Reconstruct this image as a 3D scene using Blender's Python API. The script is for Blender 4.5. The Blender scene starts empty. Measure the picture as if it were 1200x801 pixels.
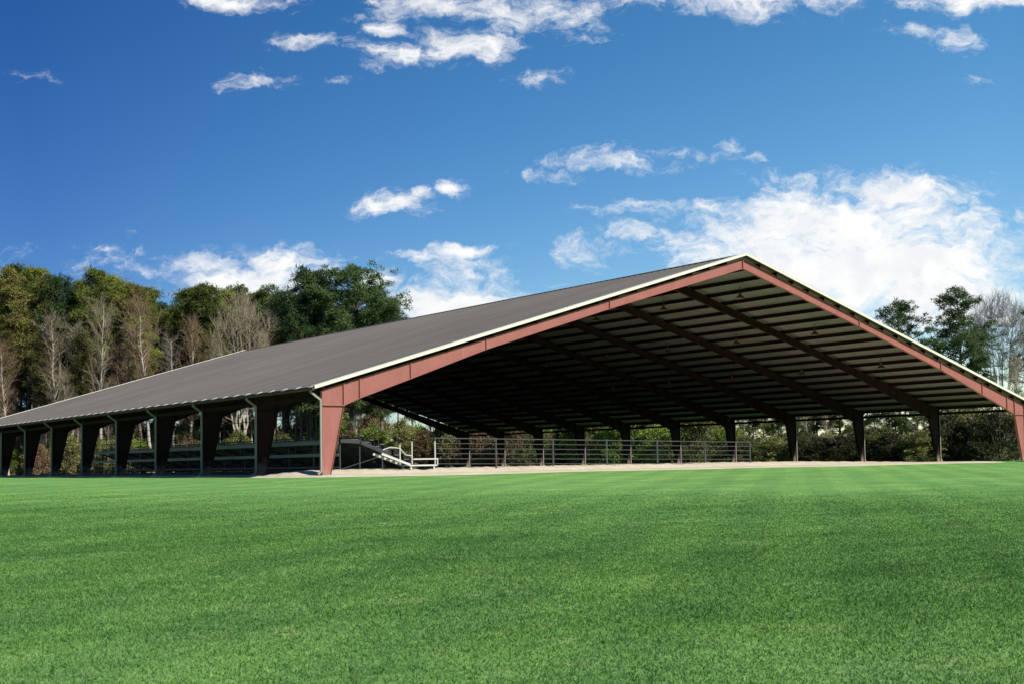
import bpy, math, random
import numpy as np
from mathutils import Matrix, Vector
S = bpy.context.scene
C = S.collection
rng = np.random.default_rng(11)
random.seed(5)

# ------------------------------------------------------------------ camera
CAM = np.array([-29.946, -57.093, 0.582]); YAW, PITCH, ROLL = 0.60445, 0.06047, -0.01624
FPX, PX0, PY0 = 1502.8, 557.5, 450.7
fw = np.array([math.sin(YAW)*math.cos(PITCH), math.cos(YAW)*math.cos(PITCH), math.sin(PITCH)])
rt = np.array([math.cos(YAW), -math.sin(YAW), 0.]); up = np.cross(rt, fw)
rt, up = rt*math.cos(ROLL)+up*math.sin(ROLL), -rt*math.sin(ROLL)+up*math.cos(ROLL)
cam = bpy.data.cameras.new('camera'); co = bpy.data.objects.new('camera', cam); C.objects.link(co)
co.matrix_world = Matrix(((rt[0], up[0], -fw[0], CAM[0]), (rt[1], up[1], -fw[1], CAM[1]), (rt[2], up[2], -fw[2], CAM[2]), (0, 0, 0, 1)))
cam.sensor_width = 36; cam.lens = FPX/1200*36
cam.shift_x = (600-PX0)/1200; cam.shift_y = (PY0-400.5)/1200
cam.clip_start = .1; cam.clip_end = 9000
S.camera = co
def ray(px, py):
    d = fw+(px-PX0)/FPX*rt-(py-PY0)/FPX*up
    return d
def spot(px, depth):
    """ground position in the direction of image column px, at a depth in metres"""
    d = ray(px, 545); p = CAM+d*depth
    return p[0], p[1]
def mind(px):
    """shortest depth at which column px has left the pavilion and its shadow"""
    d = ray(px, 545); return min((67-CAM[0])/d[0] if d[0] > 0 else 1e9, (98-CAM[1])/d[1])
def height(px, py, depth):
    return (CAM+ray(px, py)*depth)[2]

# ------------------------------------------------------------------ helpers
def tag(o, label=None, cat=None, group=None, kind=None):
    if label: o['label'] = label
    if cat: o['category'] = cat
    if group: o['group'] = group
    if kind: o['kind'] = kind
    return o
def empty(name, loc=(0, 0, 0), rz=0, scale=1):
    o = bpy.data.objects.new(name, None); C.objects.link(o)
    o.location = loc; o.rotation_euler = (0, 0, rz); o.scale = (scale,)*3 if not hasattr(scale, '__len__') else scale
    o.empty_display_size = .3
    return o
def link(name, me, parent=None, mats=None):
    o = bpy.data.objects.new(name, me); C.objects.link(o)
    if parent: o.parent = parent
    return o
class MB:
    def __init__(s): s.v = []; s.f = []
    def add(s, vs, fs):
        n = len(s.v); s.v += [tuple(map(float, v)) for v in vs]; s.f += [tuple(n+i for i in f) for f in fs]
    def box(s, x0, x1, y0, y1, z0, z1):
        s.add([(x, y, z) for z in (z0, z1) for x, y in ((x0, y0), (x1, y0), (x1, y1), (x0, y1))],
              [(3, 2, 1, 0), (4, 5, 6, 7), (0, 1, 5, 4), (1, 2, 6, 5), (2, 3, 7, 6), (3, 0, 4, 7)])
    def bar(s, a, b, w, h, upv=(0, 0, 1)):
        a = Vector(a); b = Vector(b); d = (b-a).normalized(); u = Vector(upv)
        sd = d.cross(u).normalized(); u = sd.cross(d).normalized()
        vs = [p+sd*x*w/2+u*y*h/2 for p in (a, b) for x, y in ((-1, -1), (1, -1), (1, 1), (-1, 1))]
        s.add(vs, [(0, 1, 2, 3), (7, 6, 5, 4), (0, 4, 5, 1), (1, 5, 6, 2), (2, 6, 7, 3), (3, 7, 4, 0)])
    def tube(s, pts, r, n=8):
        pts = [Vector(p) for p in pts]; rs = r if hasattr(r, '__len__') else [r]*len(pts)
        vs = []
        for i, p in enumerate(pts):
            d = (pts[min(i+1, len(pts)-1)]-pts[max(i-1, 0)]).normalized()
            a = d.cross(Vector((0, 0, 1)) if abs(d.z) < .9 else Vector((1, 0, 0))).normalized(); b = d.cross(a)
            vs += [p+(a*math.cos(2*math.pi*k/n)+b*math.sin(2*math.pi*k/n))*rs[i] for k in range(n)]
        fs = [(i*n+k, i*n+(k+1) % n, (i+1)*n+(k+1) % n, (i+1)*n+k) for i in range(len(pts)-1) for k in range(n)]
        fs += [tuple(range(n))[::-1], tuple((len(pts)-1)*n+k for k in range(n))]
        s.add(vs, fs)
    def prism(s, poly, y0, y1):
        """polygon in X-Z pushed from y0 to y1"""
        n = len(poly)
        s.add([(x, y0, z) for x, z in poly]+[(x, y1, z) for x, z in poly],
              [tuple(range(n)), tuple(range(2*n-1, n-1, -1))]+[(i, i+n, (i+1) % n+n, (i+1) % n) for i in range(n)])
    def build(s, name, mat, parent=None, bevel=0):
        me = bpy.data.meshes.new(name); me.from_pydata(s.v, [], s.f); me.materials.append(mat); me.update()
        import bmesh
        bm = bmesh.new(); bm.from_mesh(me); bmesh.ops.recalc_face_normals(bm, faces=bm.faces); bm.to_mesh(me); bm.free()
        o = link(name, me, parent)
        if bevel:
            m = o.modifiers.new('bevel', 'BEVEL'); m.width = bevel; m.segments = 2; m.limit_method = 'ANGLE'
        return o
def np_mesh(name, v, f, mat, smooth=False):
    """v (n,3) f (m,k)"""
    me = bpy.data.meshes.new(name); k = f.shape[1]; m = len(f)
    me.vertices.add(len(v)); me.vertices.foreach_set('co', np.ascontiguousarray(v, dtype=np.float32).ravel())
    me.loops.add(m*k); me.loops.foreach_set('vertex_index', f.astype(np.int32).ravel())
    me.polygons.add(m); me.polygons.foreach_set('loop_start', np.arange(0, m*k, k, dtype=np.int32))
    me.polygons.foreach_set('loop_total', np.full(m, k, dtype=np.int32))
    if smooth: me.polygons.foreach_set('use_smooth', np.ones(m, dtype=bool))
    me.update(calc_edges=True); me.materials.append(mat)
    return me

# ------------------------------------------------------------------ materials
class NT:
    def __init__(s, nt): s.nt = nt; nt.nodes.clear()
    def n(s, t, **k):
        o = s.nt.nodes.new(t)
        for a, b in k.items():
            if a.startswith('i_'): s.set(o, a[2:], b)
            else: setattr(o, a, b)
        return o
    def set(s, o, name, v):
        inp = o.inputs[int(name)] if name.isdigit() else o.inputs[name.replace('_', ' ')]
        if isinstance(v, bpy.types.NodeSocket): s.nt.links.new(v, inp)
        else: inp.default_value = v
    def math(s, op, a, b=0., c=0., clamp=False):
        o = s.n('ShaderNodeMath', operation=op, use_clamp=clamp)
        for i, x in enumerate((a, b, c)): s.set(o, str(i), x)
        return o.outputs[0]
    def noise(s, vec, scale, detail=4, rough=.55, dist=0.):
        o = s.n('ShaderNodeTexNoise'); s.set(o, 'Vector', vec)
        for a, b in (('Scale', scale), ('Detail', detail), ('Roughness', rough), ('Distortion', dist)): s.set(o, a, b)
        return o.outputs[0]
    def ramp(s, fac, stops):
        o = s.n('ShaderNodeValToRGB'); s.set(o, '0', fac); e = o.color_ramp.elements
        while len(e) < len(stops): e.new(.5)
        for q, (p, c) in zip(e, stops): q.position = p; q.color = (*c, 1) if hasattr(c, '__len__') else (c, c, c, 1)
        return o.outputs[0]
    def mix(s, fac, a, b, bt='MIX'):
        o = s.n('ShaderNodeMix', data_type='RGBA', blend_type=bt)
        s.set(o, '0', fac)
        for i, x in ((6, a), (7, b)):
            if isinstance(x, bpy.types.NodeSocket): s.nt.links.new(x, o.inputs[i])
            else: o.inputs[i].default_value = (*x, 1)
        return o.outputs[2]
def newmat(name):
    m = bpy.data.materials.new(name); m.use_nodes = True; return m, NT(m.node_tree)
def finish(t, col, rough=.7, spec=.3, bump=None, bstr=.3, bdist=.02, metal=0., trans=None):
    p = t.n('ShaderNodeBsdfPrincipled'); t.set(p, 'Roughness', rough); t.set(p, 'Specular IOR Level', spec); t.set(p, 'Metallic', metal)
    if isinstance(col, tuple): col = (*col, 1)
    t.set(p, 'Base Color', col)
    if bump is not None:
        b = t.n('ShaderNodeBump'); t.set(b, 'Strength', bstr); t.set(b, 'Distance', bdist); t.set(b, 'Height', bump); t.nt.links.new(b.outputs[0], p.inputs['Normal'])
    out = t.n('ShaderNodeOutputMaterial'); sh = p.outputs[0]
    if trans is not None:
        tr = t.n('ShaderNodeBsdfTranslucent'); t.set(tr, 'Color', col)
        mx = t.n('ShaderNodeMixShader'); t.set(mx, '0', trans); t.nt.links.new(sh, mx.inputs[1]); t.nt.links.new(tr.outputs[0], mx.inputs[2]); sh = mx.outputs[0]
    t.nt.links.new(sh, out.inputs[0])
def pos(t): return t.n('ShaderNodeNewGeometry').outputs['Position']
def objc(t): return t.n('ShaderNodeTexCoord').outputs['Object']

def mat_painted(name, col, rough=.5, var=.18, stain=None, scale=1.2, spec=.35):
    m, t = newmat(name); p = objc(t)
    a = t.noise(p, scale, 6, .65); b = t.noise(p, 14, 3)
    lo = tuple(c*(1-var) for c in col); hi = tuple(min(1, c*(1+var)) for c in col)
    c = t.ramp(a, [(.3, lo), (.7, hi)])
    if stain: c = t.mix(t.ramp(t.noise(p, scale*2.3, 8, .7), [(.58, 0.), (.75, .55)]), c, stain)
    finish(t, c, rough, spec, b, .12, .01)
    return m
M = {}
M['oxide'] = mat_painted('red_oxide_steel', (.375, .135, .112), .45, .10, (.30, .12, .09))
m, t = newmat('weathered_red_paint'); p = pos(t)
mp = t.n('ShaderNodeMapping'); t.set(mp, 'Vector', p); mp.inputs['Scale'].default_value = (2.2, 2.2, .35)
a = t.noise(p, .8, 7, .65); st_ = t.noise(mp.outputs[0], 2., 6, .7)
c = t.ramp(a, [(.3, (.335, .118, .098)), (.7, (.415, .155, .130))])
c = t.mix(t.ramp(st_, [(.56, 0.), (.74, .5)]), c, (.50, .26, .22))
c = t.mix(t.ramp(t.noise(p, 2.6, 9, .75), [(.62, 0.), (.74, .6)]), c, (.20, .075, .05))
sep = t.n('ShaderNodeSeparateXYZ'); t.set(sep, '0', p)
c = t.mix(t.ramp(t.math('ADD', t.math('MULTIPLY', sep.outputs[2], -.8), t.noise(p, 4, 6, .7)), [(.05, 0.), (.5, .6)]), c, (.45, .30, .22))
finish(t, c, .5, .35, t.noise(p, 14, 3), .12, .01)
M['oxide'] = m
# red frame paint with the roof's shade put into its colour, for inner frames
m, t = newmat('shaded_red_paint'); p = pos(t)
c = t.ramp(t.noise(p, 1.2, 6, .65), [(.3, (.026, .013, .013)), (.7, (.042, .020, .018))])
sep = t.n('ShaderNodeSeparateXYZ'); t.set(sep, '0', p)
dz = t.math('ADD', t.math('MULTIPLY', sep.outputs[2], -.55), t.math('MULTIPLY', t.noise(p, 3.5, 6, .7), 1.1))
c = t.mix(t.ramp(dz, [(.05, 0.), (.55, .8)]), c, (.38, .29, .22))  # tan feet: sand dust, also carrying the sunlit brightness of the bases
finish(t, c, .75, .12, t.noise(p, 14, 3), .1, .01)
M['oxide_shaded'] = m
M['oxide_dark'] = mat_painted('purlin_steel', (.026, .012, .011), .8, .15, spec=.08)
M['white_trim'] = mat_painted('white_trim', (.88, .83, .70), .4, .04)
M['white_spout'] = mat_painted('white_spout', (.34, .32, .285), .75, .06, (.5, .42, .33))
M['gutter'] = mat_painted('gutter_brown', (.10, .05, .045), .75, .2)
M['clip'] = mat_painted('clip_metal', (.80, .68, .62), .4, .1)
M['drip'] = mat_painted('drip_edge', (.42, .30, .27), .4, .1)
M['alu'] = mat_painted('aluminium_plank', (.17, .173, .18), .35, .12)
M['alu_white'] = mat_painted('white_rail', (.62, .62, .58), .4, .05)
M['dark_steel'] = mat_painted('dark_galvanised', (.05, .055, .06), .5, .2)
M['fence_pipe'] = mat_painted('fence_pipe', (.075, .08, .085), .45, .2)
M['lamp'] = mat_painted('lamp_shade', (.20, .11, .06), .4, .15)
M['red'] = mat_painted('red_marker', (.6, .07, .05), .5, .1)

# roof panels: ribbed sheet, dull brown grey, streaks run down the slope
m, t = newmat('roof_sheet'); p = pos(t)
mp = t.n('ShaderNodeMapping'); t.set(mp, 'Vector', p); mp.inputs['Scale'].default_value = (.12, 1.3, .12)
streak = t.noise(mp.outputs[0], 1.4, 5, .6); blot = t.noise(p, .09, 5, .6)
c = t.ramp(t.math('ADD', t.math('MULTIPLY', streak, .5), t.math('MULTIPLY', blot, .5)), [(.34, (.130, .121, .111)), (.66, (.168, .157, .146))])
sp = t.n('ShaderNodeSeparateXYZ'); t.set(sp, '0', p)
ax = t.math('ABSOLUTE', t.math('SUBTRACT', sp.outputs[0], 30.3))
lap = t.math('LESS_THAN', t.math('FRACT', t.math('DIVIDE', ax, 10.1)), .008)
c = t.mix(t.math('MULTIPLY', lap, .5), c, (.06, .055, .05))
pan = t.n('ShaderNodeTexWhiteNoise', noise_dimensions='2D'); cb0 = t.n('ShaderNodeCombineXYZ')
t.set(cb0, '0', t.math('FLOOR', t.math('DIVIDE', sp.outputs[1], 1.2))); t.set(cb0, '1', t.math('FLOOR', t.math('DIVIDE', ax, 10.1))); t.nt.links.new(cb0.outputs[0], pan.inputs['Vector'])
c = t.mix(1., c, t.ramp(pan.outputs[0], [(0, (.93, .93, .93)), (1, (1.07, 1.06, 1.05))]), 'MULTIPLY')
finish(t, c, .85, .08, t.noise(p, 3, 3), .1, .01)
M['roof'] = m
m, t = newmat('roof_underside'); p = pos(t)
c = t.ramp(t.noise(p, .5, 5, .6), [(.3, (.19, .188, .178)), (.7, (.25, .246, .23))]); finish(t, c, .8, .2)
M['under'] = m
# arena sand
m, t = newmat('arena_sand'); p = pos(t)
a = t.noise(p, .35, 8, .65); b = t.noise(p, 9, 6, .6)
c = t.ramp(t.math('ADD', t.math('MULTIPLY', a, .6), t.math('MULTIPLY', b, .4)), [(.32, (.60, .51, .36)), (.66, (.86, .77, .58))])
finish(t, c, .95, .1, t.math('ADD', b, a), .6, .06)
M['sand'] = m
# leaf litter ground
m, t = newmat('leaf_litter'); p = pos(t)
a = t.noise(p, .2, 8, .65); b = t.noise(p, 5, 6, .6)
c = t.ramp(t.math('ADD', t.math('MULTIPLY', a, .5), t.math('MULTIPLY', b, .5)), [(.35, (.045, .05, .02)), (.52, (.10, .075, .04)), (.68, (.17, .12, .07))])
finish(t, c, .95, .1, b, .6, .1)
M['litter'] = m
# lawn
def lawn_nodes(t, p, gain):
    big = t.noise(p, .045, 5, .6, .4)
    mp = t.n('ShaderNodeMapping'); t.set(mp, 'Vector', p); mp.inputs['Rotation'].default_value = (0, 0, .6); mp.inputs['Scale'].default_value = (.5, 1.5, 1)
    mid = t.noise(mp.outputs[0], .55, 8, .72); fine = t.noise(p, 7, 7, .75); vfine = t.noise(p, 38, 4, .7)
    s = t.math('ADD', t.math('ADD', t.math('MULTIPLY', big, .12), t.math('MULTIPLY', mid, .28)), t.math('ADD', t.math('MULTIPLY', fine, .33), t.math('MULTIPLY', vfine, .27)))
    g = gain
    c = t.ramp(s, [(.40, (.036*g, .090*g, .018*g)), (.465, (.064*g, .145*g, .034*g)), (.53, (.098*g, .195*g, .050*g)), (.61, (.165*g, .255*g, .085*g))])
    dry = t.ramp(t.noise(p, 1.1, 8, .75, .5), [(.56, 0.), (.70, .6)])
    c = t.mix(dry, c, (.20*g, .24*g, .095*g))
    patch = t.ramp(t.noise(p, .16, 7, .7, .6), [(.36, (.94, .96, .97)), (.5, (1.03, 1.03, 1.03)), (.64, (1.14, 1.09, 1.0))])
    # faint mowing passes
    dt = t.n('ShaderNodeVectorMath', operation='DOT_PRODUCT'); t.set(dt, '0', p); dt.inputs[1].default_value = (.66, -.75, 0)
    band = t.math('SINE', t.math('ADD', t.math('MULTIPLY', dt.outputs['Value'], 3.3), t.math('MULTIPLY', big, 3.)))
    c = t.mix(1., c, t.ramp(t.math('MULTIPLY_ADD', band, .5, .5), [(.3, (.93, .95, .95)), (.7, (1.08, 1.06, 1.04))]), 'MULTIPLY')
    return t.mix(1., c, patch, 'MULTIPLY'), fine, vfine
m, t = newmat('lawn'); p = pos(t); c, fi, vf = lawn_nodes(t, p, 2.95)
finish(t, c, .9, .12, t.math('ADD', fi, vf), .9, .05)
M['lawn'] = m
m, t = newmat('grass_blade'); p = pos(t); c, fi, vf = lawn_nodes(t, p, 1.58)
ri = t.n('ShaderNodeNewGeometry').outputs['Random Per Island']
c = t.mix(1., c, t.ramp(ri, [(0, (.5, .6, .5)), (.5, (.95, .98, 1)), (.88, (1.25, 1.2, 1.15)), (1, (2.0, 1.7, 1.5))]), 'MULTIPLY')
finish(t, c, .6, .25, trans=.3)
M['blade'] = m

def mat_leaf(name, dark, light, odd=None, trans=.2):
    m, t = newmat(name); g = t.n('ShaderNodeNewGeometry'); oi = t.n('ShaderNodeObjectInfo')
    r = g.outputs['Random Per Island']; p = objc(t)
    n = t.noise(p, .55, 3, .6)
    f = t.math('ADD', t.math('MULTIPLY', r, .45), t.math('ADD', t.math('MULTIPLY', n, .75), -.1))
    f = t.math('ADD', f, t.math('MULTIPLY', t.math('SUBTRACT', oi.outputs['Random'], .5), .6))
    st = [(.15, dark), (.85, light)]
    c = t.ramp(f, st)
    if odd: c = t.mix(t.ramp(t.noise(p, .9, 2), [(.55, 0.), (.7, .8)]), c, odd)
    finish(t, c, .6, .2, trans=trans)
    return m
def mat_bark(name, dark, light):
    m, t = newmat(name); p = objc(t)
    mp = t.n('ShaderNodeMapping'); t.set(mp, 'Vector', p); mp.inputs['Scale'].default_value = (1, 1, .25)
    c = t.ramp(t.noise(mp.outputs[0], 5, 6, .7), [(.3, dark), (.7, light)]); finish(t, c, .9, .1, t.noise(mp.outputs[0], 8, 4), .5, .03)
    return m
M['needle'] = mat_leaf('pine_needles', (.055, .085, .017), (.31, .35, .070))
M['needle_yellow'] = mat_leaf('yellow_green_needles', (.085, .12, .024), (.38, .42, .085))
M['needle_olive'] = mat_leaf('olive_needles', (.075, .085, .022), (.30, .28, .08), (.20, .15, .07))
M['leaf_green'] = mat_leaf('fresh_green_leaves', (.10, .16, .03), (.36, .48, .09))
M['needle_dark'] = mat_leaf('dark_needles', (.028, .065, .026), (.13, .20, .06))
M['leaf_olive'] = mat_leaf('olive_leaves', (.10, .12, .04), (.34, .36, .12), (.30, .21, .11))
M['leaf_brown'] = mat_leaf('brown_leaves', (.11, .07, .04), (.34, .23, .13), (.17, .18, .07))
M['leaf_dark'] = mat_leaf('dark_thicket_leaves', (.026, .036, .016), (.13, .14, .05), (.13, .09, .05))
M['bark_pine'] = mat_bark('pine_bark', (.12, .095, .075), (.36, .29, .23))
M['bark_pale'] = mat_bark('pale_bark', (.36, .32, .25), (.68, .62, .50))
M['twig'] = mat_bark('brown_twigs', (.24, .20, .14), (.48, .40, .28))
M['twig_grey'] = mat_bark('grey_twigs', (.20, .18, .15), (.40, .36, .30))
M['twig_rust'] = mat_bark('rusty_twigs', (.20, .14, .09), (.38, .27, .17))
M['twig_pale'] = mat_bark('pale_twigs', (.24, .24, .26), (.42, .42, .44))

# ------------------------------------------------------------------ ground
def gz(x, y):
    y = np.asarray(y, dtype=float)
    z = -1.02*np.clip((-4-y)/53, 0, 1.25)
    return z
def sheet(name, xs, ys, dz, mat, fn=None):
    X, Y = np.meshgrid(xs, ys); Z = gz(X, Y)+dz
    if fn is not None: Z = fn(X, Y, Z)
    v = np.stack([X.ravel(), Y.ravel(), Z.ravel()], 1); nx = len(xs)
    i, j = np.meshgrid(np.arange(nx-1), np.arange(len(ys)-1)); a = (j*nx+i).ravel()
    f = np.stack([a, a+1, a+nx+1, a+nx], 1)
    return link(name, np_mesh(name, v, f, mat, True))
far = [-4000, -1500, -600, -300]
xs = np.array(far+list(np.linspace(-180, 220, 41))+[400, 900, 2000, 4000])
ys = np.array(far+[-180, -120, -90, -75, -66, -57, -45, -30, -15, -8, -4, -3, 0]+list(np.linspace(10, 200, 20))+[400, 900, 2000, 4000])
tag(sheet('ground', xs, ys, -.06, M['litter']), kind='structure')
W, B, NB = 60.6, 7.565, 10
L = B*NB
def bumpy(X, Y, Z): return Z+.02*np.sin(X*.31+Y*.17)*np.sin(Y*.23-X*.11)
tag(sheet('lawn', np.linspace(-110, 150, 131), np.linspace(-100, 84, 93), 0, M['lawn'], bumpy), kind='structure')
# sand floor with a soft worn edge in front of the building
def sand_edge(n, rnd):
    pts = []
    base = [(-1.7, -.1), (-.4, -1.5), (4, -2.6), (14, -2.6), (28, -2.9), (40, -2.4), (48, -2.7), (55, -2.0), (57.3, -.6), (57.6, 2), (58.6, 8), (59.8, 20), (60.2, L+1), (30, L+1.6), (.4, L+1), (.3, 30), (.2, 10), (-.6, 3.6), (-1.7, 1.3)]
    for i in range(len(base)):
        a, b = base[i], base[(i+1) % len(base)]; k = max(2, int(math.dist(a, b)/1.2))
        for q in range(k):
            t_ = q/k; pts.append((a[0]+(b[0]-a[0])*t_+rnd.uniform(-.25, .25), a[1]+(b[1]-a[1])*t_+rnd.uniform(-.22, .22)))
    return pts
import bmesh
rr = random.Random(3); edge = sand_edge(0, rr)
bm = bmesh.new()
cx, cy = 29., 30.
rings = []
for k, z in ((1.0, -.02), (.985, .07), (.96, .10), (.5, .10)):
    rings.append([bm.verts.new((cx+(x-cx)*k+0, cy+(y-cy)*k, z)) for x, y in edge])
for a, b in zip(rings, rings[1:]):
    for i in range(len(a)): bm.faces.new((a[i], a[(i+1) % len(a)], b[(i+1) % len(a)], b[i]))
bm.faces.new(rings[-1])
me = bpy.data.meshes.new('sand_floor'); bm.to_mesh(me); bm.free(); me.materials.append(M['sand'])
tag(link('sand_floor', me), kind='structure')

# low bank of pale sand pushed up along the open front
bx_ = np.linspace(-2.2, 53, 280); by_ = np.linspace(-1.3, 7, 50)
def bank(X, Y, Z):
    ed = .25*np.sin(X*.9)+.18*np.sin(X*2.3+1)+.1*np.sin(X*5.1)
    yy = (Y+.35+ed*.8)
    prof = np.clip(yy/2.3, 0, 1); prof = prof*prof*(3-2*prof); fall = np.clip((Y-3.0)/3.6, 0, 1); fall = 1-.72*fall*fall*(3-2*fall)
    hx = np.interp(X, [-2.2, -1.7, -.6, 1, 30, 38, 48, 52.5, 53], [0, .03, .24, .33, .35, .31, .16, .02, 0])
    n = .02*np.sin(X*3.7+Y*2.1)+.015*np.sin(X*7.9-Y*4.3)
    return -.05+(hx+.05)*prof*fall+n*prof*(hx > .02)
tag(sheet('sand_bank', bx_, by_, 0, M['sand'], bank), kind='structure')

# grass blades on the near lawn
def grass():
    vs = []
    N = 1100000
    d = np.sqrt(rng.uniform(6.5**2, 46**2, N*2)); keep = rng.random(N*2) < np.clip(1.0-(d-7)/39, 0, 1)**1.7; d = d[keep][:N]
    n = len(d); px = rng.uniform(-60, 1260, n)
    r = fw[None, :]+((px-PX0)/FPX)[:, None]*rt[None, :]
    x = CAM[0]+r[:, 0]*d; y = CAM[1]+r[:, 1]*d
    z = gz(x, y)+.02*np.sin(x*.31+y*.17)*np.sin(y*.23-x*.11)
    h = rng.gamma(5, .0030, n)+.005; h *= np.clip(1.3-d/60, .3, 1)
    a = rng.uniform(0, 2*np.pi, n); w = rng.uniform(.003, .006, n)*(1+d/18)
    le = rng.uniform(.1, 1.5, n)*h; b = rng.uniform(0, 2*np.pi, n)
    p0 = np.stack([x-np.cos(a)*w, y-np.sin(a)*w, z-.004], 1); p1 = np.stack([x+np.cos(a)*w, y+np.sin(a)*w, z-.004], 1)
    p2 = np.stack([x+np.cos(b)*le, y+np.sin(b)*le, z+h], 1)
    v = np.stack([p0, p1, p2], 1).reshape(-1, 3)
    return np_mesh('lawn_grass', v, np.arange(3*n).reshape(-1, 3), M['blade'])
tag(link('lawn_grass', grass()), 'short mown green grass blades covering the near lawn', 'grass', kind='stuff')

# ------------------------------------------------------------------ the pavilion
HE, HR = 4.60, 13.50; SL = (HR-HE)/(W/2); TH = math.atan(SL)
def roofz(x): return HE+SL*min(x, W-x)
pav = tag(empty('arena_pavilion'), 'huge open sided riding arena shelter with grey metal gable roof on red tapered steel frames', 'pavilion')
# roof slopes
OH, EO = .36, .45
for sgn in (0, 1):
    X = (lambda x: x) if sgn == 0 else (lambda x: W-x)
    mb = MB(); xe = -EO; ze = HE-SL*EO
    y0, y1 = -OH, L+OH
    mb.add([(X(xe), y0, ze), (X(W/2), y0, HR), (X(W/2), y1, HR), (X(xe), y1, ze)], [(0, 1, 2, 3)])
    k = 0; y = y0+.15
    while y < y1:
        # trapezoid rib running down the slope
        a, b, hh = .045, .02, .032
        vs = []
        for (xx, zz) in ((xe, ze), (W/2-.05, HR-SL*.05)):
            vs += [(X(xx), y-a, zz+.001), (X(xx), y-b, zz+hh), (X(xx), y+b, zz+hh), (X(xx), y+a, zz+.001)]
        mb.add(vs, [(0, 1, 5, 4), (1, 2, 6, 5), (2, 3, 7, 6), (0, 3, 2, 1)])
        y += .6
    mb.build('roof_panel', M['roof'], pav)
    # underside insulation sheet, set just below
    u = MB(); g = .03
    u.add([(X(xe), .1, ze-g), (X(W/2), .1, HR-g), (X(W/2), L-.1, HR-g), (X(xe), L-.1, ze-g)], [(0, 1, 2, 3)])
    u.build('roof_lining', M['under'], pav)
    # rake trims front and back
    for yy, s in ((-OH, -1), (L+OH, 1)):
        r_ = MB(); th = .15
        ya, yb = (yy-.05, yy+.001) if s < 0 else (yy-.001, yy+.05)
        poly = [(X(xe-.03), ze+.06), (X(W/2), HR+.07), (X(W/2), HR+.07-th), (X(xe-.03), ze+.06-th)]
        r_.prism(poly, ya, yb)
        ya2, yb2 = (yy-.06, yy+.42) if s < 0 else (yy-.42, yy+.06)
        poly = [(X(xe-.03), ze+.062), (X(W/2), HR+.072), (X(W/2), HR+.092+(.03 if s > 0 else 0)), (X(xe-.03), ze+.082+(.03 if s > 0 else 0))]
        r_.prism(poly, ya2, yb2)
        r_.build('rake_trim', M['white_trim'], pav)
    # gutter with clips
    gu = MB(); xg = xe-.02
    gu.prism([(X(xg), ze+.01), (X(xg-.13), ze+.01), (X(xg-.15), ze-.10), (X(xg-.10), ze-.16), (X(xg), ze-.16)], -OH, L+OH)
    gg = gu.build('gutter', M['gutter'], pav)
    dr = MB(); dr.prism([(X(xe+.14), ze+SL*.14+.036), (X(xe-.04), ze+.028), (X(xe-.04), ze-.03), (X(xe-.05), ze-.03), (X(xe-.05), ze+.04), (X(xe+.14), ze+SL*.14+.046)], -OH+.01, L+OH-.01); dr.build('drip_edge', M['drip'], pav)
    cl = MB()
    cl.bar((X(xg+.10), 0, ze+.095), (X(xg-.15), 0, ze-.005), .34, .02); cl.bar((X(xg-.158), 0, ze+.03), (X(xg-.165), 0, ze-.03), .3, .012, (1, 0, 0))
    c0 = cl.build('gutter_strap', M['clip'], gg); y = -OH+.3; c0.location.y = y; y += B/5
    while y < L+OH:
        c1 = c0.copy(); C.objects.link(c1); c1.location.y = y; y += B/5
    # eave strut and tie pipe between the columns
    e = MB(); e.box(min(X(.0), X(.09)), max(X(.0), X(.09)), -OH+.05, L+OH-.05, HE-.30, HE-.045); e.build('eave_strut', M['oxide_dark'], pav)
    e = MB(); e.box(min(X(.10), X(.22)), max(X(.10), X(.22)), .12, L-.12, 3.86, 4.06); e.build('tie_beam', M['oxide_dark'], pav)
    # purlins
    for k in range(1, 20):
        xx = k*(W/2)/20; zz = HE+SL*xx
        q = MB()
        v = (.035, .035); z1 = zz-.035-.001; z0 = zz-.285
        x0_, x1_ = xx-.03, xx+.03
        q.add([(X(x0_), yy, z0) for yy in (-.12, L+.12)]+[(X(x1_), yy, z0) for yy in (-.12, L+.12)]
              + [(X(x0_), yy, z1-.009) for yy in (-.12, L+.12)]+[(X(x1_), yy, z1-.002) for yy in (-.12, L+.12)],
              [(0, 1, 3, 2), (4, 6, 7, 5), (0, 4, 5, 1), (2, 3, 7, 6), (0, 2, 6, 4), (1, 5, 7, 3)])
        q.box(min(X(xx), X(xx+.09)), max(X(xx), X(xx+.09)), -.12, L+.12, z0-.008, z0+.004)
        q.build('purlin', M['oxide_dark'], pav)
rc = MB()
rc.prism([(W/2-.35, HR-SL*.35+.04), (W/2, HR+.05), (W/2+.35, HR-SL*.35+.04), (W/2+.35, HR-SL*.35+.06), (W/2, HR+.07), (W/2-.35, HR-SL*.35+.06)], -OH+.02, L+OH-.02)
rc.build('ridge_cap', M['roof'], pav)
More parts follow.
